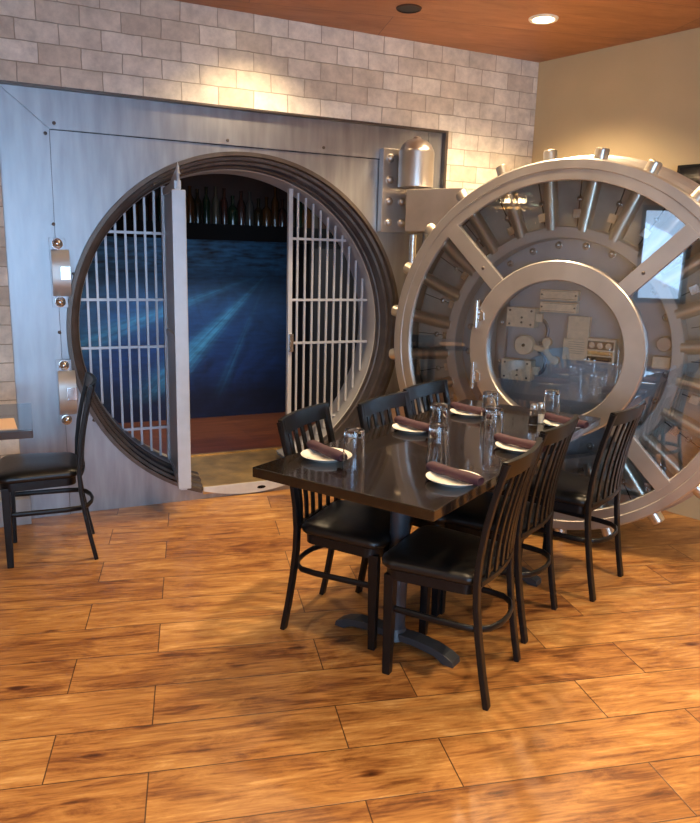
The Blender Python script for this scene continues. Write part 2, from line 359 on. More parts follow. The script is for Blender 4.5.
# ------------------------------------------------------------------ room shell
C0 = wpt(3.345, -.05); Cb = dirh(139.5)
P1 = wpt(-3.0, -.05); P2 = P1 - Nn * 6.6; P4 = C0 + Cb * 5.8; P3 = Vector((P4.x - 1.2, P2.y + .9, 0))
poly = [C0, P1, P2, P3, P4]
TPL = 77.5
rzp = R(90 - TPL); inv = Matrix.Rotation(-rzp, 3, 'Z')
big = [p + (p - Vector((0.5, .8, 0))).normalized() * .0 for p in poly]
big = [wpt(3.45, .06), wpt(-3.1, .06), P2, P3, P4]
mb = MB(); mb.prism([tuple((inv @ p)[:2]) for p in big], -.08, 0)
fl = struct(mb.build('floor', 'floor', smooth=False)); fl.rotation_euler.z = rzp
mb = MB(); ic = Matrix.Rotation(-R(12), 3, 'Z'); mb.prism([tuple((ic @ p)[:2]) for p in poly], CEIL, CEIL + .08)
ce = struct(mb.build('ceiling', 'ceiling', smooth=False)); ce.rotation_euler.z = R(12)

def wallobj(name, mat, boxes, loc, rz):
    mb = MB()
    for b_ in boxes: mb.box(*b_)
    o = struct(mb.build(name, mat, smooth=False)); o.location = loc; o.rotation_euler.z = rz; return o
# brick wall around the steel vault front (local x along wall, y away)
wallobj('wall_back', 'brick', [(-3.0, 0, -.05, .06, 0, CEIL), (0, 2.66, -.05, .06, 2.33, CEIL), (2.66, 3.36, -.05, .06, 0, CEIL)], WALL_LOC, WALL_RZ)
# cream wall on the right
rb = math.atan2(Cb.y, Cb.x)
wallobj('wall_right', 'cream', [(0, 5.8, 0, .1, 0, CEIL)], C0, rb)

def wall_with_window(name, A, B, wins, mat, widx):
    d = (B - A); Lw = d.length; rz = math.atan2(d.y, d.x)
    boxes = []; x = 0
    for (x0, x1, z0, z1) in wins:
        boxes += [(x, x0, -.12, 0, 0, CEIL), (x0, x1, -.12, 0, 0, z0), (x0, x1, -.12, 0, z1, CEIL)]; x = x1
    boxes.append((x, Lw, -.12, 0, 0, CEIL))
    wallobj(name, mat, boxes, A, rz)
    for k, (x0, x1, z0, z1) in enumerate(wins):
        w = struct(empty('window_%d' % (widx + k), A + d.normalized() * (x0 + x1) / 2, rz))
        hw = (x1 - x0) / 2; f = MB()
        for b_ in ((-hw, -hw + .06, -.1, -.02, z0, z1), (hw - .06, hw, -.1, -.02, z0, z1), (-hw, hw, -.1, -.02, z0, z0 + .06), (-hw, hw, -.1, -.02, z1 - .06, z1)): f.box(*b_)
        nm = max(1, int((x1 - x0) / .9))
        for q in range(1, nm): xx = -hw + 2 * hw * q / nm; f.box(xx - .03, xx + .03, -.1, -.02, z0, z1)
        f.build('window_frame', 'win_frame', w, smooth=False)
        g = MB(); g.box(-hw + .05, hw - .05, -.064, -.06, z0 + .05, z1 - .05); g.build('window_pane', 'win_pane', w, smooth=False)
        ld = bpy.data.lights.new('daylight_through_window', 'AREA'); ld.shape = 'RECTANGLE'; ld.size = x1 - x0 - .1; ld.size_y = z1 - z0 - .1
        ld.energy = (5 if widx == 1 else 20) * (x1 - x0) * (z1 - z0); ld.color = (.42, .69, 1.0)
        lo = bpy.data.objects.new('daylight_through_window', ld); col.objects.link(lo)
        n_in = Vector((0, 0, 1)).cross(d.normalized())            # into the room
        lo.location = A + d.normalized() * (x0 + x1) / 2 - n_in * .16 + Vector((0, 0, (z0 + z1) / 2))
        lo.rotation_euler = n_in.to_track_quat('-Z', 'Z').to_euler()
# inside of the room lies to the left when walking P1->P2->P3->P4 (counter-clockwise outline)
wall_with_window('wall_left', P1, P2, [(3.35, 4.0, 1.05, 2.25)], 'cream', 1)
wall_with_window('wall_front', P2, P3, [(.9, 2.7, .3, 2.4), (2.9, 4.4, .3, 2.4)], 'cream', 2)
wallobj('wall_side', 'cream', [(0, (P4 - P3).length, -.12, 0, 0, CEIL)], P3, math.atan2((P4 - P3).y, (P4 - P3).x))
# baseboard under the bricks left of the vault
mb = MB(); mb.box(-3.0, .035, -.10, -.05, 0, .15, .004); o = struct(mb.build('baseboard_back', 'base_white')); o.location = WALL_LOC; o.rotation_euler.z = WALL_RZ

# room behind the vault opening (local x relative to wall frame)
VX0, VX1, VD, VF, VC = -.25, 3.0, 2.0, .075, 2.40
def wb(name, mat, bx, smooth=False):
    mb = MB(); mb.box(*bx); o = struct(mb.build(name, mat, smooth=smooth)); o.location = WALL_LOC; o.rotation_euler.z = WALL_RZ; return o
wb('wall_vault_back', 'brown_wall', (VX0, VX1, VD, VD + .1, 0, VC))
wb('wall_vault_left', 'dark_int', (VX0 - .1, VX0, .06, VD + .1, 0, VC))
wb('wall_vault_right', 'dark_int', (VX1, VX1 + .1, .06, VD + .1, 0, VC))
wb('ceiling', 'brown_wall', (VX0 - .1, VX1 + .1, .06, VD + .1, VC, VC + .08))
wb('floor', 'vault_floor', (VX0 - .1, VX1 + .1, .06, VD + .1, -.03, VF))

# ------------------------------------------------------------------ steel vault front
vf = empty('steel_vault_facade', wpt(OX), WALL_RZ)
tag(vf, 'huge brushed steel vault front with round stepped opening set in the brick wall', 'vault wall')
XL, XR, ZT = -OX, 2.66 - OX, 2.33
def circ_plate(xl, xr, zb, zt, r, y, n=160):
    b2 = bmesh.new(); angs = [2 * PI * i / n for i in range(n)]
    for cx_, cz_ in ((xl, zb), (xr, zb), (xl, zt), (xr, zt)): angs.append(math.atan2(cz_ - OZ, cx_) % (2 * PI))
    angs = sorted(set(angs)); A = []; B = []
    for a_ in angs:
        c_, s_ = cos(a_), sin(a_)
        t = min([((xr if c_ > 0 else xl) / c_) if abs(c_) > 1e-9 else 1e9, (((zt if s_ > 0 else zb) - OZ) / s_) if abs(s_) > 1e-9 else 1e9])
        A.append(b2.verts.new((r * c_, y, OZ + r * s_))); B.append(b2.verts.new((max(t, r) * c_, y, OZ + max(t, r) * s_)))
    for i in range(len(angs)):
        k = (i + 1) % len(angs); b2.faces.new([A[i], B[i], B[k], A[k]])
    return b2
mb = MB(); b2 = circ_plate(XL, XR, 0, ZT, RO, 0)
g = bmesh.ops.extrude_face_region(b2, geom=list(b2.faces)); bmesh.ops.translate(b2, verts=[v for v in g['geom'] if isinstance(v, bmesh.types.BMVert)], vec=(0, .055, 0))
bmesh.ops.recalc_face_normals(b2, faces=b2.faces); mb.merge(b2)
mb.build('face_plate', 'steel', vf)
SX, SZ = .247 - OX, 2.122
for nm, pts in (('border_strip', [(XL, 0), (SX - .002, 0), (SX - .002, SZ + .002), (XL, ZT)]), ('border_strip', [(XL + .002, ZT), (SX, SZ + .004), (1.205, SZ + .004), (1.205, ZT)]),
                ('border_strip', [(1.209, ZT), (1.209, 0), (XR, 0), (XR, ZT)])):
    mb = MB(); mb.prism(pts, -.010, 0, 'y', bev=.0015); mb.build(nm, 'steel', vf)
mb = MB(); mb.box(SX - .003, SX, -.0012, -.0002, 0, SZ); mb.box(SX, 1.207, -.0012, -.0002, SZ - .001, SZ + .003); mb.build('seam', 'black', vf)
mb = MB(); mb.box(XR - .02, XR, -.052, -.010, 0, ZT); mb.box(XL, XR - .02, -.052, -.010, ZT - .012, ZT); mb.build('reveal_trim', 'steel_dark', vf)
for (x, z) in ((.27, 2.155), (.225, 2.10), (.24, 1.64), (.24, .93 + .13), (.33, 1.38), (.55, 1.72), (.78, 1.88), (.36, .75), (.40, .55), (1.2, 2.15), (1.8, 2.16)):
    mb = MB(); mb.dome((x - OX, -.010 if (x < .25 or z > 2.12) else 0, z), (0, -1, 0), .008, .003, 10); mb.build('screw', 'steel_dark', vf)
# stepped rim (axis along y)
prof = [(1.052, -.001), (1.050, -.014), (1.028, -.014), (1.024, .016), (1.006, .020), (1.003, .070), (.988, .074), (.984, .150), (.975, .154), (.972, .20)]
mb = MB(); mb.lathe(prof, 160, ymat(0, 0, OZ), a0=PI / 2 + .302, a1=2.5 * PI - .302); mb.build('stepped_ring', 'steel_dark', vf, ang=25)
mb = MB(); mb.lathe([(.972, .20), (.968, .205), (.968, .46), (1.0, .47), (1.0, .20)], 128, ymat(0, 0, OZ), a0=PI / 2 + .36, a1=2.5 * PI - .36); mb.build('inner_sleeve', 'sleeve', vf)
# threshold
mb = MB(); pts = []
h0 = OZ - .046
for yy, r in ((-.012, 1.024),):
    hw = math.sqrt(r * r - h0 * h0)
mb.box(-.302, .302, -.004, .201, .030, .0795, .001)
mb.build('brass_sill', 'brass', vf)
mb = MB()
mb.prism([(x_ / 1000, OZ - math.sqrt(1.036 ** 2 - (x_ / 1000) ** 2)) for x_ in range(-300, 301, 30)] + [(.30, .078), (-.30, .078)], -.018, -.004, 'y')
mb.build('sill_segment', 'seg', vf)
mb = MB(); mb.lathe([(0, 0), (.012, 0), (.012, .002), (0, .002)], 16, Matrix.Translation((.075, -.0185, .042)) @ ZY @ Matrix.Diagonal((2.4, .9, 1, 1))); mb.build('slot', 'black', vf)
mb = MB(); mb.box(-.345, .345, .202, .465, .03, .080, .002); mb.box(-.62, .62, .465, .72, .03, .080, .002); mb.build('brass_ledge', 'brass', vf)
mb = MB(); mb.box(-.62, .62, .72, .75, .03, .088, .003); mb.build('brass_nosing', 'brass', vf)
# left latch brackets
def latch(zc):
    mb = MB(); x0, x1 = .212 - OX, .292 - OX
    mb.box(x0, x1, -.030, -.010, zc - .185, zc + .185, .002); b_ = mb.build('latch_bracket', 'steel', vf)
    prof = []
    for k in range(13):
        t = k / 12; z = zc - .125 + .25 * t; prof.append((-.032 - .055 * (1 - abs(2 * t - 1) ** 3.5), z))
    prof += [(-.030, zc + .125), (-.030, zc - .125)]
    mb = MB(); mb.prism(prof, x0 - .004 + .01, x1 + .016, 'x', bev=0); mb.build('arched_strap', 'carrier', b_)
    mb = MB(); mb.box(x0 + .046, x1 + .018, -.094, -.06, zc - .035, zc + .038, .003); mb.build('square_key', 'steel_bright', b_)
    for s_ in (-1, 1):
        mb = MB(); mb.dome(((x0 + x1) / 2, -.030, zc + s_ * .155), (0, -1, 0), .024, .022, 18); mb.build('dome_bolt', 'steel_bright', b_)
latch(1.383); latch(.724)
# hinge bracket on the right
mb = MB(); mb.box(.855, 1.10, -.065, -.010, 1.675, 2.185, .004); hp = mb.build('hinge_plate', 'steel_ring', vf)
for (x, z) in ((.905, 2.125), (.905, 1.995), (.905, 1.865), (.905, 1.735), (1.0, 1.865), (1.0, 1.735)):
    mb = MB(); mb.dome((x, -.065, z), (0, -1, 0), .024, .018, 18); mb.build('rivet', 'steel_ring', hp)
HX, HY = 2.345 - OX, -.20
mb = MB(); mb.prism([(1.05, -.065), (HX - .10, -.235), (HX - .02, -.25), (1.14, -.065)], 1.955, 2.175, 'z', bev=.003)
mb.build('hinge_gusset', 'steel_ring', vf)
mb = MB(); mb.lathe([(0, 1.945), (.107, 1.945), (.110, 1.95), (.110, 2.15), (.105, 2.168), (.088, 2.20), (.055, 2.225), (.028, 2.232), (.02, 2.245), (0, 2.25)], 40, Matrix.Translation((HX, HY, 0)))
mb.build('hinge_cap', 'steel_ring', vf)
mb = MB(); mb.cyl((HX, HY, .35), (HX, HY, 1.66), .022, 20); mb.build('hinge_pin', 'steel_bright', vf)
mb = MB(); mb.box(HX - .07, HX + .07, -.30, -.010, .20, .36, .004); mb.build('lower_hinge_block', 'steel_ring', vf)

# ------------------------------------------------------------------ grilles and gate
def grille(x0, x1, label, post_side):
    g = empty('security_grille', wpt(OX + (x0 + x1) / 2, .30, VF), WALL_RZ); tag(g, label, 'grille', 'fixed bar grilles inside the vault opening')
    xc = (x0 + x1) / 2; zc = OZ - VF; Rc = .964
    xs = []; x = x0; n = round((x1 - x0) / .0545)
    px = x0 if post_side < 0 else x1
    mb = MB(); zz = math.sqrt(Rc ** 2 - px ** 2); mb.box(px - xc - .014, px - xc + .014, -.018, .018, max(0, zc - zz), zc + zz, .003); mb.build('post', 'bar', g)
    for k in range(1, n):
        x = x0 + (x1 - x0) * k / n
        zz = math.sqrt(max(0, Rc ** 2 - x ** 2))
        if zz < .08: continue
        mb = MB(); mb.box(x - xc - .0065, x - xc + .0065, -.0065, .0065, max(0, zc - zz), zc + zz); mb.build('vertical_bar', 'bar', g)
    for h in (.575, .175, -.115, -.635):
        lim = math.sqrt(Rc ** 2 - h * h); a_, b_ = max(x0, -lim), min(x1, lim)
        mb = MB(); mb.box(a_ - xc, b_ - xc, -.011, -.0075 + .014, zc + h - .008, zc + h + .008, .001); mb.build('crossbar', 'bar', g)
    return g
grille(-.962, -.445, 'pale bar grille filling the left side of the vault opening', 1)
gr = grille(.372, .962, 'pale bar grille filling the right side of the vault opening', -1)
mb = MB(); mb.box(-.305, -.275, -.035, -.018, .80, .92, .003); mb.build('latch_strike', 'steel_bright', gr)
gt = empty('vault_gate', wpt(OX - .432, .30, VF), WALL_RZ + R(-94.5)); tag(gt, 'narrow pale metal gate standing open in the round vault opening, seen edge on', 'gate')
LG = .62
mb = MB(); mb.box(LG - .04, LG, -.037, .037, .105, 1.76, .006); mb.build('front_stile', 'gate', gt)
mb = MB(); mb.box(0.0, .03, -.018, .018, .10, 1.80, .003); mb.build('hinge_stile', 'gate', gt)
mb = MB(); mb.box(.03, LG - .04, -.012, .012, .98, 1.78, .002); mb.build('upper_panel', 'gate', gt)
mb = MB(); mb.box(.03, LG - .04, -.012, .012, .12, .92, .002); mb.build('lower_panel', 'gate', gt)
for z in (.95, 1.79, .11):
    mb = MB(); mb.box(.03, LG - .04, -.018, .018, z - .025, z + .02, .003); mb.build('rail', 'gate', gt)
mb = MB(); mb.prism([(.10, 1.79), (LG - .03, 1.875), (LG - .018, 1.88), (LG - .012, 1.78)], -.006, .006, 'y'); mb.build('top_fin', 'gate', gt)
mb = MB(); mb.cyl((LG - .02, 0, 1.80), (LG - .02, 0, 1.84), .008, 10); mb.cyl((LG - .02, 0, 1.84), (LG - .02, 0, 1.845), .014, 10); mb.cyl((LG - .02, 0, 1.845), (LG - .02, 0, 1.90), .011, 10, .001); mb.build('finial', 'gate', gt)
mb = MB(); mb.box(LG - .12, LG - .045, -.02, .02, 1.05, 1.30, .002); mb.build('lock_box', 'steel_dark', gt)

# ------------------------------------------------------------------ mural, shelf, bottles
mu = empty('ocean_mural', wpt(OX, VD - .022, VF), WALL_RZ); tag(mu, 'blue underwater ocean mural with light rays on the back wall inside the vault', 'mural')
mb = MB(); mb.box(-1.45, 1.0, 0, .02, 0, 1.61); o = mb.build('mural_panel', 'mural', mu, smooth=False)
sh = empty('wall_shelf', wpt(OX, VD - .02, 0), WALL_RZ); tag(sh, 'dark shelf above the ocean mural carrying a row of bottles', 'shelf')
mb = MB(); mb.box(-1.4, 1.5, -.15, 0, 1.72, 1.75); mb.build('shelf_board', 'black', sh)
mb = MB(); mb.box(-1.4, 1.5, -.17, -.15, 1.625, 1.755); mb.build('fascia', 'black', sh)
dc = tag(wbx := empty('display_cabinet', wpt(OX, VD - .02, VF), WALL_RZ), 'tall black cabinet side behind the right bar grille inside the vault', 'cabinet')
mb = MB(); mb.box(1.02, 1.55, -.40, 0, 0, 1.54); mb.build('cabinet_body', 'black', dc)
mb = MB(); mb.box(1.06, 1.51, -.42, -.40, .06, 1.50, .003); mb.build('cabinet_door', 'dark_int', dc)
tl = empty('lintel_trim', wpt(OX, .80, 0), WALL_RZ); tag(tl, 'thin steel trim under a brown lintel along the ceiling edge just inside the vault', 'lintel trim')  # steel trim bar below a brown lintel; nothing here glows
mb = MB(); mb.box(-.8, .8, -.02, .02, 2.13, VC - .002); mb.build('housing', 'brown_wall', tl)
mb = MB(); mb.box(-.8, .8, -.024, -.02, 2.055, 2.075); mb.box(-.8, .8, -.02, .02, 2.055, 2.13); mb.build('tube', 'steel_dark', tl)
def bottle_prof(k):
    if k == 0: return [(0, 0), (.036, 0), (.038, .01), (.038, .17), (.03, .205), (.014, .235), (.013, .29), (.016, .292), (.016, .30), (0, .30)]
    if k == 1: return [(0, 0), (.044, 0), (.046, .01), (.046, .12), (.04, .15), (.015, .18), (.014, .24), (.017, .242), (.017, .26), (0, .26)]
    return [(0, 0), (.030, 0), (.031, .01), (.033, .20), (.02, .235), (.012, .25), (.012, .31), (.015, .312), (.015, .325), (0, .325)]
protos = {}
words = ['dark green', 'amber', 'dark brown', 'smoky grey', 'dark red', 'straw']
shapes = ['straight', 'squat', 'slim']
seq = []; x = -.60; lastk = None
while x < 1.25:
    while True:
        k_ = (random.randrange(3), random.randrange(6))
        if k_ != lastk and (len(seq) < 2 or k_ != seq[-2][1]): break
    seq.append((x, k_)); lastk = k_; x += random.uniform(.066, .085)
desc = lambda k_: '%s %s' % (shapes[k_[0]], words[k_[1]])
used_l = set()
for i, (x, key) in enumerate(seq):
    k, m_ = key
    if key not in protos:
        mb = MB(); mb.lathe(bottle_prof(k), 20); o = mb.build('bottle', 'bottle%d' % m_); protos[key] = o
    else:
        o = protos[key].copy(); col.objects.link(o)
    o.location = wpt(OX + x, VD - .10 + random.uniform(-.015, .02), 1.75); s_ = random.uniform(.88, 1.05); o.scale = (s_, s_, s_)
    if i == 0: lb = '%s bottle at the left end of the shelf above the mural' % desc(key)
    elif i == len(seq) - 1: lb = '%s bottle at the right end of the shelf above the mural' % desc(key)
    else: lb = '%s bottle between %s and %s bottles' % (desc(key), desc(seq[i - 1][1]), desc(seq[i + 1][1]))
    if lb in used_l: lb = lb + ', farther right'
    used_l.add(lb)
    tag(o, lb, 'bottle', 'bottles on the shelf inside the vault')

# ------------------------------------------------------------------ the open vault door
vd = empty('vault_door', (DLOC.x, DLOC.y, 0), DOOR_RZ)
tag(vd, 'massive round steel vault door standing open with glass-covered bolt work', 'vault door')
ym = ymat(0, 0, OZ)
mb = MB(); mb.lathe([(.878, .030), (.878, .004), (.882, 0), (.930, 0), (.934, -.004), (.976, -.004), (.984, .004), (.986, .02), (.986, .030)], 160, ym, close=True)
mb.build('face_ring', 'door_steel', vd, ang=25)
mb = MB(); mb.lathe([(.965, .03), (.965, .13), (.985, .135), (.985, .19), (1.0, .195), (1.0, .25), (1.018, .255), (1.018, .31), (1.036, .318), (1.036, .40), (1.02, .42), (0, .42)], 160, ym); mb.build('stepped_flange', 'door_steel', vd, ang=25)
mb = MB(); mb.lathe([(.93, .03), (.93, .20)], 128, ym); mb.build('barrel_lining', 'steel_dark', vd)
mb = MB(); mb.lathe([(.93, .21), (.60, .21), (.60, .24), (.93, .24)], 128, ym, close=True); mb.build('bolt_bed', 'bed', vd)
mb = MB(); mb.lathe([(0, .165), (.60, .165), (.60, .24), (0, .24)], 96, ym, close=False); mb.build('back_plate', 'hub_plate', vd)
mb = MB(); mb.lathe([(.588, .125), (.588, .037), (.593, .032), (.645, .032), (.650, .037), (.650, .125)], 128, ym, close=True); mb.build('carrier_ring', 'carrier', vd, ang=25)
mb = MB(); mb.lathe([(.372, .05), (.372, -.006), (.377, -.012), (.470, -.012), (.476, -.006), (.476, .05)], 128, ym, close=True); hub = mb.build('hub_ring', 'door_steel', vd, ang=25)
for k in range(4):
    a_ = PI / 4 + k * PI / 2
    mb = MB(); mb.box(.462, .892, -.003, .035, -.042, .042, .003, mat=Matrix.Translation((0, 0, OZ)) @ Matrix.Rotation(-a_, 4, 'Y'))
    sp = mb.build('spoke', 'door_steel', vd)
    mb = MB(); mb.dome((.60 * cos(a_) , -.003, OZ + .60 * sin(a_)), (0, -1, 0), .008, .003, 10); mb.build('screw', 'steel_dark', sp)
    g0, g1 = a_ + .07, a_ + PI / 2 - .07
    b2 = bmesh.new(); mb = MB()
    mb.lathe([(.465, .016), (.885, .016), (.885, .022), (.465, .022)], 24, Matrix.Translation((0, 0, OZ)) @ Matrix(((1, 0, 0, 0), (0, 0, 1, 0), (0, 1, 0, 0), (0, 0, 0, 1))), close=True, a0=a_ + .045, a1=a_ + PI / 2 - .045)
    mb.build('glass_sector', 'pane', vd)
mb = MB(); mb.lathe([(0, .014), (.375, .014), (.375, .020), (0, .020)], 96, ym); mb.build('hub_glass', 'pane', vd)
for k in range(24):
    a_ = R(6.5 + 15 * k); d = Vector((cos(a_), 0, sin(a_))); c2 = Vector((0, .058, OZ))
    mb = MB(); q = (d).to_track_quat('Z', 'Y').to_matrix().to_4x4(); q.translation = c2 + d * .63
    mb.lathe([(0, 0), (.035, 0), (.035, .398), (.032, .408), (.025, .411), (0, .411)], 24, q); bo = mb.build('locking_bolt', 'bolt', vd)
    t_ = Vector((-sin(a_), 0, cos(a_)))
    mb = MB(); mb.dome((c2 + d * .560) + Vector((0, .100, 0)), (0, -1, 0), .017, .018, 14); mb.build('dome_stud', 'steel_bright', bo)
    # small bracket on the bed between two bolts
    am = a_ + R(7.5)
    mb = MB(); mt_ = Matrix.Translation((0, 0, OZ)) @ Matrix.Rotation(-am, 4, 'Y')
    mb.box(.70, .745, .175, .21, -.022, .022, .003, mat=mt_); mb.dome((0, 0, 0), (0, -1, 0), .012, .01, 10) if False else None
    mb.build('bolt_guide', 'steel_bright' if k % 2 else 'nickel', vd)
    mb = MB(); p = mt_ @ Vector((.80, .205, 0)); mb.dome(p, (0, -1, 0), .014, .012, 12); mb.build('rivet', 'steel_bright', vd)
    mb = MB(); mb.box(.655, .93, .200, .2095, -.0015, .0015, mat=mt_); mb.build('joint_line', 'black', vd)
_before = set(vd.children)
# mechanism under the hub glass (x, z relative to the hub)
def pl(name, x0, x1, z0, z1, y0=.10, y1=.165, mat='nickel', bev=.003):
    mb = MB(); mb.box(x0, x1, y0, y1, OZ + z0, OZ + z1, bev); return mb.build(name, mat, vd)
for (x0, x1, z0, z1) in ((-.262, -.100, .105, .212), (-.274, -.100, -.192, -.078)):
    b_ = pl('lock_case', x0, x1, z0, z1, .09)
    for (fx, fz) in ((.12, .15), (.88, .15), (.12, .85), (.88, .85), (.55, .5), (.55, .25)):
        mb = MB(); mb.dome((x0 + (x1 - x0) * fx, .09, OZ + z0 + (z1 - z0) * fz), (0, -1, 0), .005, .003, 10); mb.build('screw', 'steel_dark', b_)
    mb = MB(); zm = OZ + (z0 + z1) / 2; mb.box(x1, x1 + .035, .11, .14, zm - .02, zm + .025, .003); mb.build('lock_bolt', 'nickel', b_)
mb = MB(); mb.lathe([(0, .085), (.05, .085), (.054, .09), (.054, .13), (.03, .13), (.03, .165)], 40, ymat(-.150, 0, OZ + .008)); dk = mb.build('drive_disc', 'nickel', vd)
mb = MB(); mb.lathe([(0, .080), (.009, .080), (.009, .086)], 12, ymat(-.150, 0, OZ + .008)); mb.build('centre_pin', 'black', dk)
mb = MB(); mb.tube([(-.098, .11, OZ + .002), (-.06, .105, OZ - .008), (-.03, .105, OZ - .012)], .018, .03); mb.tube([(-.03, .105, OZ - .012), (-.022, .105, OZ + .03)], .016, .03)
mb.tube([(-.03, .105, OZ - .012), (.0, .105, OZ - .05), (.028, .105, OZ - .062)], .016, .034); mb.lathe([(0, .09), (.024, .09), (.024, .12), (0, .12)], 20, ymat(-.022, 0, OZ + .034)); mb.lathe([(0, .09), (.022, .09), (.022, .12), (0, .12)], 20, ymat(.03, 0, OZ - .062)); mb.build('three_arm_cam', 'nickel', vd)
for s_ in (1, -1):
    arc = [(-.078 + .045 * sin(t), .13, OZ + s_ * (.085 + .065 * cos(t))) for t in [PI * q / 10 for q in range(11)]]
    mb = MB(); mb.tube(arc, .02, .012, up=(0, 1, 0)); mb.build('curved_lever', 'lever', vd)
for (z0, z1, x0, x1) in ((.262, .316, -.088, .118), (.196, .250, -.084, .116)):
    b_ = pl('name_plate', x0, x1, z0, z1, .115)
    mb = MB()
    mb.box(x0 + .01, x1 - .01, .1142, .115, OZ + z1 - .008, OZ + z1 - .006); mb.box(x0 + .01, x1 - .01, .1142, .115, OZ + z0 + .006, OZ + z0 + .008)
    mb.build('engraved_border', 'nickel_line', b_)
    for fx in (.05, .95):
        mb = MB(); mb.dome((x0 + (x1 - x0) * fx, .115, OZ + (z0 + z1) / 2), (0, -1, 0), .004, .002, 8); mb.build('screw', 'steel_dark', b_)
pl('cover_plate', .075, .19, .060, .182, .125); 
b_ = pl('cover_plate', .060, .215, -.052, .062, .12)
mb = MB()
for q in range(6): mb.box(.09 if q < 4 else .10, .175, .1192, .12, OZ + .045 - q * .012, OZ + .0465 - q * .012)
mb.build('engraved_line', 'nickel_line', b_)
tmv = pl('time_lock', .190, .340, -.050, .075, .10, mat='nickel')
mb = MB(); mb.box(.198, .332, .096, .10, OZ + .018, OZ + .062, .002); mb.build('clock_window', 'steel_dark', tmv)
mb = MB(); mb.box(.200, .330, .095, .10, OZ - .012, OZ + .010, .002); mb.build('clock_band', 'gold_lacq', tmv)
mb = MB(); mb.box(.200, .330, .096, .10, OZ - .042, OZ - .018, .002); mb.build('clock_slot', 'black', tmv)
for q in range(3):
    mb = MB(); mb.lathe([(0, .092), (.016, .092), (.016, .097)], 16, ymat(.222 + .043 * q, 0, OZ + .040)); mb.build('clock_dial', 'steel_bright', tmv)
s_ = pl('side_strip', -.335, -.275, -.20, .235, .13, mat='steel')
for z in (.12, -.10):
    mb = MB(); mb.dome((-.305, .13, OZ + z), (0, -1, 0), .011, .01, 12); mb.build('dome_bolt', 'steel_bright', s_)
for o in set(vd.children) - _before: o.location = (-.034, -.025, .004)
# hinges of the inner glass door, on the hub ring
for zc in (.17, -.175):
    mb = MB(); mb.cyl((-.437, -.025, OZ + zc - .075), (-.437, -.025, OZ + zc + .075), .011, 14); h_ = mb.build('hub_hinge', 'steel_bright', vd)
    mb = MB(); mb.prism([(-.455, OZ + zc - .05), (-.40 if zc < 0 else -.395, OZ + zc - .03), (-.40, OZ + zc + .01), (-.455, OZ + zc + .05)] , -.020, -.012, 'y'); mb.build('hinge_leaf', 'steel_bright', h_)
    for q in (-.03, 0.0, .03):
        mb = MB(); mb.dome((-.425, -.020, OZ + zc + q), (0, -1, 0), .005, .004, 8); mb.build('screw', 'steel_dark', h_)
# small mechanism at the right
mb = MB(); mb.lathe([(0, .10), (.034, .10), (.038, .105), (.038, .165)], 24, ymat(.535, 0, OZ + .075)); rm = mb.build('bell_housing', 'steel_ring', vd)
mb = MB(); mb.box(.49, .575, .09, .165, OZ - .05, OZ + .012, .004); mb.build('bell_base', 'nickel', rm)
# crane arm
mb = MB(); mb.prism([(-1.07, .22), (-.72, .27), (-.60, .425), (-.15, .425), (-.15, .55), (-1.0, .55), (-1.08, .44)], 1.675, 1.93, 'z', bev=.01); mb.build('hinge_arm', 'steel_ring', vd)
mb = MB(); mb.prism([(-1.15, .26), (-.74, .33), (-.60, .425), (-.15, .425), (-.15, .55), (-1.0, .55), (-1.16, .44)], .40, .62, 'z', bev=.01); mb.build('hinge_arm', 'steel_ring', vd)
mb = MB(); mb.box(-.25, .25, .42, .50, .35, 1.98, .01); mb.build('hinge_yoke', 'steel_ring', vd)

# ------------------------------------------------------------------ table
TT = 34.27; TROT = R(-TT)
TC = Vector((-.041, 2.3075, 0)) + dirh(TT) * .875
tb = empty('dining_table', TC, TROT); tag(tb, 'long dark espresso rectangular dining table set for six in front of the vault door', 'table')
mb = MB(); mb.box(-.369, .369, -.875, .875, .722, .760, .005); mb.build('tabletop', 'tabletop', tb)
def pedestal(parent, y, x=0, hgt=.722, flen=.27):
    mb = MB(); mb.cyl((x, y, .05), (x, y, hgt - .012), .038, 24); p = mb.build('pedestal', 'pedestal', parent)
    mb = MB(); mb.box(x - .20, x + .20, y - .05, y + .05, hgt - .014, hgt - .0005, .002); mb.build('mounting_plate', 'pedestal', p)
    mb = MB(); mb.cyl((x, y, .03), (x, y, .075), .052, 24, .040); mb.build('collar', 'pedestal', p)
    for s_ in (-1, 1):
        pts = [(0, .030, .055), (.10, .030, .065), (.19, .024, .060), (.25, .012, .040), (.275, .0, .026)]
        b2 = bmesh.new(); prev = None; mb = MB()
        prof = [(s_ * a_ + x, c_) for a_, b_, c_ in pts] + [(s_ * a_ + x, b_) for a_, b_, c_ in reversed(pts)]
        prof = [(s_ * 0 + x, .06), (x + s_ * .10, .062), (x + s_ * .18, .055), (x + s_ * .235, .040), (x + s_ * flen, .022), (x + s_ * (flen + .005), .0), (x + s_ * (flen - .04), 0), (x + s_ * .19, .022), (x + s_ * .10, .032), (x, .032)]
        mb.prism(prof, y - .032, y + .032, 'y', bev=.004); mb.build('foot', 'pedestal', p)
    return p
pedestal(tb, -.44); pedestal(tb, .44)

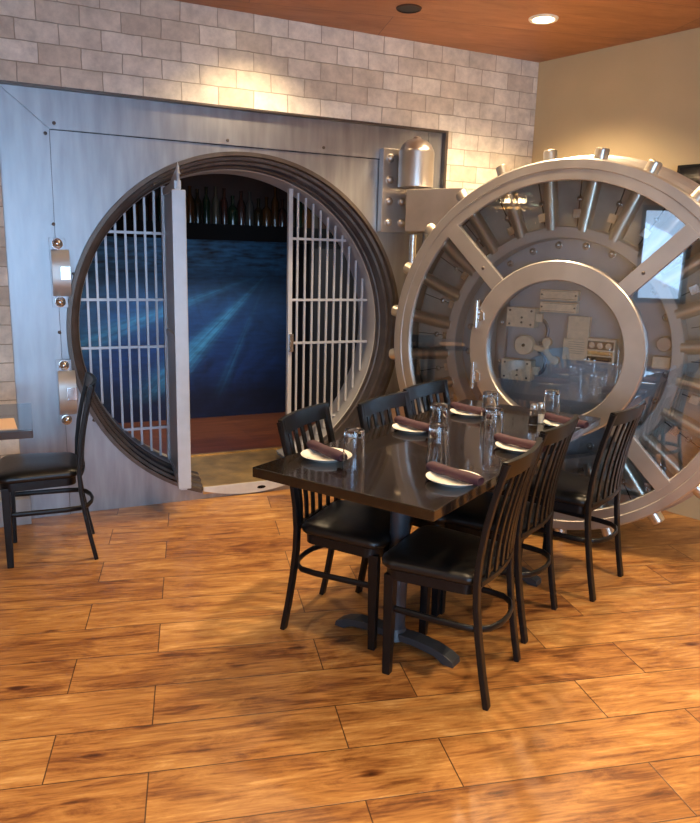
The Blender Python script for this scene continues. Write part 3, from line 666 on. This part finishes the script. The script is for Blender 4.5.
# ------------------------------------------------------------------ chairs
def rear_xyz(s_):
    # side profile of the rear post (y, z) with y- = back
    raw = [(-.238, 0), (-.215, .12), (-.194, .25), (-.181, .36), (-.177, .45), (-.182, .54), (-.196, .64), (-.217, .74), (-.238, .82), (-.253, .874)]
    return [(s_ * (.180 + .012 * z / .87), y, z) for y, z in raw]
def back_y(z):
    raw = [(y, z_) for _, y, z_ in rear_xyz(1)]
    for (y0, z0), (y1, z1) in zip(raw, raw[1:]):
        if z0 <= z <= z1: return y0 + (y1 - y0) * (z - z0) / (z1 - z0)
    return raw[-1][0]
def bow(x): return -.024 * (1 - (x / .195) ** 2)
def make_chair():
    root = empty('dining_chair')
    for s_ in (-1, 1):
        mb = MB(); P_ = rear_xyz(s_)
        mb.tube(P_, .036, .021, n=16, up=(0, 1, 0), sq=True); mb.build('rear_leg', 'black_metal', root)
    for s_ in (-1, 1):
        mb = MB(); b2 = bmesh.new()
        vs = []
        for (cx_, cy_, w, z) in ((s_ * .166, .152, .030, 0), (s_ * .170, .150, .040, .40)):
            vs.append([b2.verts.new((cx_ + a_ * w / 2, cy_ + c_ * w / 2, z)) for a_, c_ in ((-1, -1), (1, -1), (1, 1), (-1, 1))])
        b2.faces.new(vs[0]); b2.faces.new(vs[1])
        for k in range(4): b2.faces.new([vs[0][k], vs[0][(k + 1) % 4], vs[1][(k + 1) % 4], vs[1][k]])
        bmesh.ops.recalc_face_normals(b2, faces=b2.faces)
        bmesh.ops.bevel(b2, geom=list(b2.edges), offset=.005, segments=2, profile=.6, affect='EDGES')
        mb.merge(b2); mb.build('front_leg', 'black_metal', root)
    # seat frame outline and cushion
    def outline(g, n=10):
        pts = []
        hwf, hwr, yf, yr, rf, rr = .205 + g, .180 + g, .190 + g, -.175 - g, .06, .05
        for cx_, cy_, r, a0 in ((hwf - rf, yf - rf, rf, 0), (-(hwf - rf), yf - rf, rf, 90), (-(hwr - rr), yr + rr, rr, 180), ((hwr - rr), yr + rr, rr, 270)):
            for k in range(n + 1):
                t = R(a0 + 90 * k / n); pts.append((cx_ + r * cos(t), cy_ + r * sin(t) ))
        return pts
    mb = MB(); mb.prism(outline(-.012), .385, .425, 'z', bev=.003); mb.build('seat_frame', 'black_metal', root)
    b2 = bmesh.new(); levels = [(-.006, .426), (.002, .434), (.004, .447), (-.002, .460), (-.016, .470), (-.045, .4765), (-.09, .480), (-.14, .482)]
    rings = []
    for g_, z in levels:
        o_ = outline(0)
        sc_ = 1 + g_ / .195
        rings.append([b2.verts.new((px_ * sc_, py_ * sc_ + .0, z)) for px_, py_ in o_])
    for A, B in zip(rings, rings[1:]):
        for k in range(len(A)): b2.faces.new([A[k], A[(k + 1) % len(A)], B[(k + 1) % len(A)], B[k]])
    b2.faces.new(rings[0]); b2.faces.new(rings[-1]); bmesh.ops.recalc_face_normals(b2, faces=b2.faces)
    mb = MB(); mb.merge(b2); mb.build('seat', 'vinyl', root, ang=60)
    # U stretcher
    pts = [(-.163, .14, .262), (-.163, .0, .262), (-.161, -.11, .262), (-.150, -.175, .262), (-.115, -.212, .262), (-.06, -.232, .262), (0, -.238, .262)]
    pts = pts + [(-a_, b_, c_) for a_, b_, c_ in reversed(pts[:-1])]
    mb = MB(); mb.tube(pts, .016, .026, n=12, sq=False); mb.build('stretcher', 'black_metal', root)
    # top rail, bowed
    def board(z0, z1, th, xw, name, mat, zcurve=0):
        b2 = bmesh.new(); n = 14; rows = []
        for k in range(n + 1):
            x = -xw + 2 * xw * k / n; q = []
            for z, dy in ((z0, -th / 2), (z1, -th / 2), (z1, th / 2), (z0, th / 2)):
                zz = z + (zcurve * (1 - (x / xw) ** 2) if z == z1 else 0)
                q.append(b2.verts.new((x, back_y(min(z, .87)) + bow(x) + dy, zz)))
            rows.append(q)
        for A, B in zip(rows, rows[1:]):
            for k in range(4): b2.faces.new([A[k], A[(k + 1) % 4], B[(k + 1) % 4], B[k]])
        b2.faces.new(rows[0]); b2.faces.new(rows[-1]); bmesh.ops.recalc_face_normals(b2, faces=b2.faces)
        ed = [e for e in b2.edges if e.is_boundary is False and e.calc_face_angle(0) > R(60)]
        bmesh.ops.bevel(b2, geom=ed, offset=.004, segments=2, profile=.6, affect='EDGES')
        mb = MB(); mb.merge(b2); return mb.build(name, mat, root)
    board(.820, .884, .020, .206, 'top_rail', 'black_wood', 0)
    board(.432, .452, .018, .176, 'lower_rail', 'black_metal')
    for k in range(5):
        x = (-2 + k) * .062
        zs = [.440 + (.832 - .440) * q / 9 for q in range(10)]
        mb = MB(); mb.tube([(x, back_y(z) + bow(x * .98), z) for z in zs], .026, .010, n=12, up=(0, 1, 0), sq=True); mb.build('back_slat', 'black_wood', root)
    return root
proto = make_chair()
GRP = 'black slat-back dining chairs around the long table'
def chair(first, mx, my, head, label, grp=GRP):
    o = proto if first else copy_tree(proto)
    h = dirh(head); p = Vector((mx, my, 0)) + h * .236
    o.location = p; o.rotation_euler.z = R(-head)
    tag(o, label, 'chair', grp); return o
chair(True, -.175, 2.925, 114, 'black slat-back chair nearest the camera on the vault opening side of the long table')
chair(False, .165, 3.265, 124, 'black slat-back chair in the middle of the vault opening side of the long table')
chair(False, .395, 3.665, 126, 'black slat-back chair farthest back on the vault opening side of the table')
chair(False, .583, 2.405, -61, 'black slat-back chair nearest the camera, in front, with its back to the right')
chair(False, .832, 2.850, -56, 'black slat-back chair in the middle of the right side of the long table')
chair(False, 1.246, 3.230, -51, 'black slat-back chair farthest right, pulled out beside the vault door bolts')
chair(False, -1.318, 3.575, -112, 'black slat-back chair at the far left beside the latch brackets, facing left', 'black slat-back chairs at the small left table')

# left table
LR = R(24); lm = Matrix.Rotation(LR, 3, 'Z'); lc = Vector((-1.336, 2.985, 0)) - lm @ Vector((.33, -.30, 0))
lt = empty('dining_table', lc, LR); tag(lt, 'small dark table cut off at the left edge of the photo', 'table')
mb = MB(); mb.box(-.33, .33, -.30, .30, .722, .760, .005); mb.build('tabletop', 'tabletop', lt)
p_ = pedestal(lt, .0, .0, flen=.25); p_.rotation_euler.z = PI / 2
mb = MB(); mb.prism([(.02, -.28), (.27, -.28), (.255, -.06), (.02, -.06)], 0, .004, 'z'); pa = mb.build('menu_sheet', 'paper'); pa.location = lc + Vector((0, 0, .7605)); pa.rotation_euler.z = LR
tag(pa, 'peach paper sheet lying on the small left table', 'paper')

# ------------------------------------------------------------------ table setting
plate_prof = [(0, .004), (.050, .004), (.055, .0), (.062, .0), (.066, .005), (.082, .012), (.096, .017), (.0965, .0195), (.082, .0155), (.062, .009), (0, .009)]
def mk_plate():
    mb = MB(); mb.lathe(plate_prof, 48); return mb.build('plate', 'ceramic', ang=60)
def mk_napkin(L_=.23):
    b2 = bmesh.new(); rings = []; n = 14; K = 26
    for k in range(K + 1):
        t = k / K; x = -L_ / 2 + L_ * t; r = .019 + .0025 * sin(9 * t + 1) * .5
        if k in (0, K): r *= .82
        rings.append([b2.verts.new((x, r * 1.22 * cos(a_) + .001 * sin(20 * t), .018 + r * .92 * sin(a_) * (1 + .05 * sin(3 * a_)) )) for a_ in [2 * PI * q / n for q in range(n)]])
    for A, B in zip(rings, rings[1:]):
        for q in range(n): b2.faces.new([A[q], A[(q + 1) % n], B[(q + 1) % n], B[q]])
    for Rg, s_ in ((rings[0], 1), (rings[-1], -1)):
        inn = [b2.verts.new(v.co.lerp(Vector((v.co.x, 0, .018)), .45) + Vector((s_ * .004, 0, 0))) for v in Rg]
        for q in range(n): b2.faces.new([Rg[q], Rg[(q + 1) % n], inn[(q + 1) % n], inn[q]])
        b2.faces.new(inn)
    bmesh.ops.recalc_face_normals(b2, faces=b2.faces)
    mb = MB(); mb.merge(b2); o = mb.build('rolled_napkin', 'napkin', ang=50)
    # the loose flap of the roll
    return o
def mk_glass():
    # pint glass standing upside down on its rim
    mb = MB(); out = [(.0425, 0), (.0385, .10), (.0355, .138), (.034, .1405), (0, .1405)]
    inn = [(0, .120), (.030, .120), (.0325, .112), (.0358, .07), (.0398, 0)]
    mb.lathe(out + inn, 40, close=True); return mb.build('pint_glass', 'glass', ang=50)
plate0, nap0, gl0 = mk_plate(), mk_napkin(), mk_glass()
TZ = .7605
def ll(p): return Vector((p[0], p[1]))
sets = [((-.166, 2.773), (-.014, 2.551), 'near-left corner'), ((.202, 3.265), (.355, 3.06), 'middle of the left side'), ((.283, 2.500), (.435, 2.325), 'near-right corner'),
        ((.500, 3.600), (.646, 3.413), 'far-left corner'), ((.613, 2.944), (.754, 2.793), 'middle of the right side'), ((.93, 3.403), (1.05, 3.25), 'far-right corner')]
pcs = [(-.085, 2.65), (.285, 3.145), (.362, 2.395), (.590, 3.52), (.690, 2.86), (1.0, 3.31)]
for k, ((a_, b_, w), pc) in enumerate(zip(sets, pcs)):
    o = plate0 if k == 0 else plate0.copy()
    if k: col.objects.link(o)
    o.location = (*pc, TZ); tag(o, 'small white round plate at the %s of the long table' % w, 'plate', 'white plates on the long table')
    d = ll(b_) - ll(a_); mid = Vector(pc)
    o = nap0 if k == 0 else nap0.copy()
    if k: col.objects.link(o)
    o.location = (mid.x, mid.y, TZ + .0135); o.rotation_euler.z = math.atan2(d.y, d.x)
    tag(o, 'rolled burgundy napkin on the plate at the %s of the table' % w, 'napkin', 'rolled napkins on the plates')
gls = [((.018, 2.545), 'beside the near-left plate, nearest to the camera'), ((.383, 3.064), 'beside the middle-left plate, behind another glass'), ((.335, 2.660), 'just behind the near-right plate'),
       ((.665, 3.396), 'beside the far-left plate'), ((.613, 3.025), 'beside the middle-right plate'), ((.985, 3.50), 'beside the far-right plate and the shakers')]
for k, (p, w) in enumerate(gls):
    o = gl0 if k == 0 else gl0.copy()
    if k: col.objects.link(o)
    o.location = (*p, TZ); tag(o, 'upside-down clear pint glass %s' % w, 'glass', 'upturned pint glasses on the long table')
for nm, p, fill, lb in (('salt_shaker', (.905, 3.385), 'salt', 'glass salt shaker with metal cap, right one of the pair near the far-right plate'), ('pepper_shaker', (.862, 3.345), 'pepper', 'glass pepper shaker with metal cap, left one of the pair near the far-right plate')):
    e_ = empty(nm, (*p, TZ)); tag(e_, lb, 'shaker', 'salt and pepper shakers')
    mb = MB(); mb.lathe([(0, 0), (.021, 0), (.022, .004), (.019, .06), (.016, .075), (0, .075)], 20); mb.build('jar', 'glass', e_)
    mb = MB(); mb.lathe([(0, .003), (.018, .003), (.0175, .04), (0, .04)], 16); mb.build('contents', fill, e_)
    mb = MB(); mb.lathe([(.018, .072), (.018, .088), (.014, .098), (0, .102)], 20); mb.build('cap', 'steel_bright', e_)

# ------------------------------------------------------------------ ceiling fixtures, tv
def ceil_light(x, y, label, power=60, cone=True):
    e_ = empty('ceiling_light', (x, y, CEIL)); tag(e_, label, 'ceiling light', 'recessed ceiling lights')
    mb = MB(); mb.lathe([(.060, -.002), (.060, -.008), (.078, -.008), (.082, 0), (.082, -.0005), (.060, -.0005)], 32, close=True); mb.build('trim_ring', 'trim_white', e_)
    mb = MB(); mb.lathe([(0, -.004), (.060, -.004), (.060, -.001), (0, -.001)], 32); mb.build('bulb', 'lamp', e_)
    ld = bpy.data.lights.new('lamp_beam', 'SPOT'); ld.energy = power; ld.color = (1, .74, .44); ld.spot_size = R(125); ld.spot_blend = .8; ld.shadow_soft_size = .06
    lo = bpy.data.objects.new('lamp_beam', ld); col.objects.link(lo); lo.location = (x, y, CEIL - .012)
    return e_
PW = 170
ceil_light(1.013, 4.40, 'glowing recessed ceiling light near the corner above the vault door', PW * 1.3)
q = wpt(2.35, -1.15); ceil_light(q.x, q.y, 'recessed ceiling light added to warm the bricks on the hinge side', PW * .8)  # unseen lamp, added to warm the bricks
q = wpt(1.30, -.42); ceil_light(q.x, q.y, 'recessed ceiling light close to the bricks above the vault opening', PW * .45)
for (x, y, w) in ((2.0, 2.6, 'right of the long table'), (.1, 1.2, 'in front of the long table'), (1.9, .6, 'at the right front of the room'), (-.6, -.6, 'behind the camera'), (3.3, 1.7, 'added to brighten the cream wall'), (-2.3, .2, 'added to brighten the far left of the room'), (.9, -1.6, 'at the back right of the camera'), (.45, 2.9, 'above the long table')):  # the cream wall and far left lamps are added to brighten those walls
    ceil_light(x, y, 'recessed ceiling light %s' % w, PW)
e_ = empty('ceiling_speaker', (.259, 4.285, CEIL)); tag(e_, 'small dark round ceiling speaker near the brick wall', 'speaker')
mb = MB(); mb.lathe([(.060, -.0005), (.060, -.008), (.066, -.008), (.070, -.0005)], 28, close=True); mb.build('trim_ring', 'brown_wall', e_)
mb = MB(); mb.lathe([(0, -.005), (.060, -.005), (.060, -.001), (0, -.001)], 28); mb.build('grille', 'dark_int', e_)
tv = empty('television', C0 + Cb * 1.6 + Vector((0, 0, 1.4)), rb); tag(tv, 'black wall television partly hidden behind the vault door', 'television')
mb = MB(); mb.box(-.52, .52, -.07, -.03, 0, .68, .004); mb.build('housing', 'black', tv)
mb = MB(); mb.box(-.505, .505, -.0715, -.070, .02, .665); mb.build('screen', 'tv', tv)
mb = MB(); mb.box(-.15, .15, -.03, 0, .2, .5); mb.build('wall_mount', 'black', tv)

# vault interior lighting (unseen added spots without fixtures, aimed at the mural and the floor)
for (x, y, tx, ty, tz, e, c_, cone) in ((.85, .35, .85, 2.0, .9, 120, (.9, .93, 1), 76), (2.0, .35, 2.0, 2.0, .9, 90, (.9, .93, 1), 76), (1.35, .85, 1.35, .75, 0, 60, (1, .72, .45), 80)):
    ld = bpy.data.lights.new('vault_fill_spot', 'SPOT'); ld.energy = e; ld.color = c_; ld.spot_size = R(cone); ld.spot_blend = .7; ld.shadow_soft_size = .05
    lo = bpy.data.objects.new('vault_fill_spot', ld); col.objects.link(lo); lo.location = wpt(x, y, VC - .03)
    lo.rotation_euler = (wpt(tx, ty, tz) - lo.location).to_track_quat('-Z', 'Y').to_euler()

# chandelier over the left of the room, seen as a reflection in the door glass
ch = empty('chandelier', (-2.75, 1.68, CEIL)); tag(ch, 'tiered crystal chandelier with warm bulbs reflected in the vault door glass', 'chandelier')
mb = MB(); mb.cyl((0, 0, -.55), (0, 0, 0), .010, 10); mb.lathe([(0, -.03), (.06, -.03), (.07, 0)], 20); mb.build('stem', 'gold_lacq', ch)
for r, z in ((.30, -.72), (.20, -.60), (.12, -.50)):
    mb = MB(); mb.lathe([(r - .008, z - .012), (r + .008, z - .012), (r + .008, z + .012), (r - .008, z + .012)], 40, close=True)
    for q in range(3): t = q * 2 * PI / 3; mb.cyl((0, 0, z), (r * cos(t), r * sin(t), z), .005, 6)
    mb.build('ring', 'gold_lacq', ch)
    n_ = int(r * 70)
    for q in range(n_):
        t = 2 * PI * q / n_; mb = MB(); mb.lathe([(0, z - .19), (.008, z - .17), (.009, z - .03), (0, z - .012)], 6, Matrix.Translation((r * cos(t), r * sin(t), 0))); mb.build('crystal', 'glass', ch, smooth=False)
mb = MB(); mb.cyl((0, 0, -.74), (0, 0, -.5), .010, 10); mb.build('core', 'gold_lacq', ch)
for q in range(5):
    t = 2 * PI * q / 5; mb = MB(); mb.dome((.10 * cos(t), .10 * sin(t), -.69), (0, 0, 1), .018, .05, 10); mb.build('bulb', 'lamp', ch)

# ------------------------------------------------------------------ world, camera, view
w = bpy.data.worlds.new('sky'); sc.world = w; w.use_nodes = True
bg = w.node_tree.nodes['Background']; bg.inputs[0].default_value = (.50, .72, 1, 1); bg.inputs[1].default_value = 2.2
cd = bpy.data.cameras.new('camera'); cam = bpy.data.objects.new('camera', cd); col.objects.link(cam)
cd.sensor_fit = 'HORIZONTAL'; cd.sensor_width = 36; cd.lens = 36 * 728.1 / 700; cd.clip_start = .05
Rv = Vector((0.99963915, 0.00551071, 0.02629085)); Uv = Vector((-0.02686218, 0.20507348, 0.97837789)); Fv = Vector((0, .97873107, -.20514751))
mt_ = Matrix((Rv, Uv, -Fv)).transposed().to_4x4(); mt_.translation = (0, 0, CAM_H); cam.matrix_world = mt_
sc.camera = cam
sc.view_settings.view_transform = 'Standard'; sc.view_settings.look = 'None'; sc.view_settings.exposure = 0.5; sc.view_settings.gamma = 1; sc.view_settings.use_curve_mapping = False
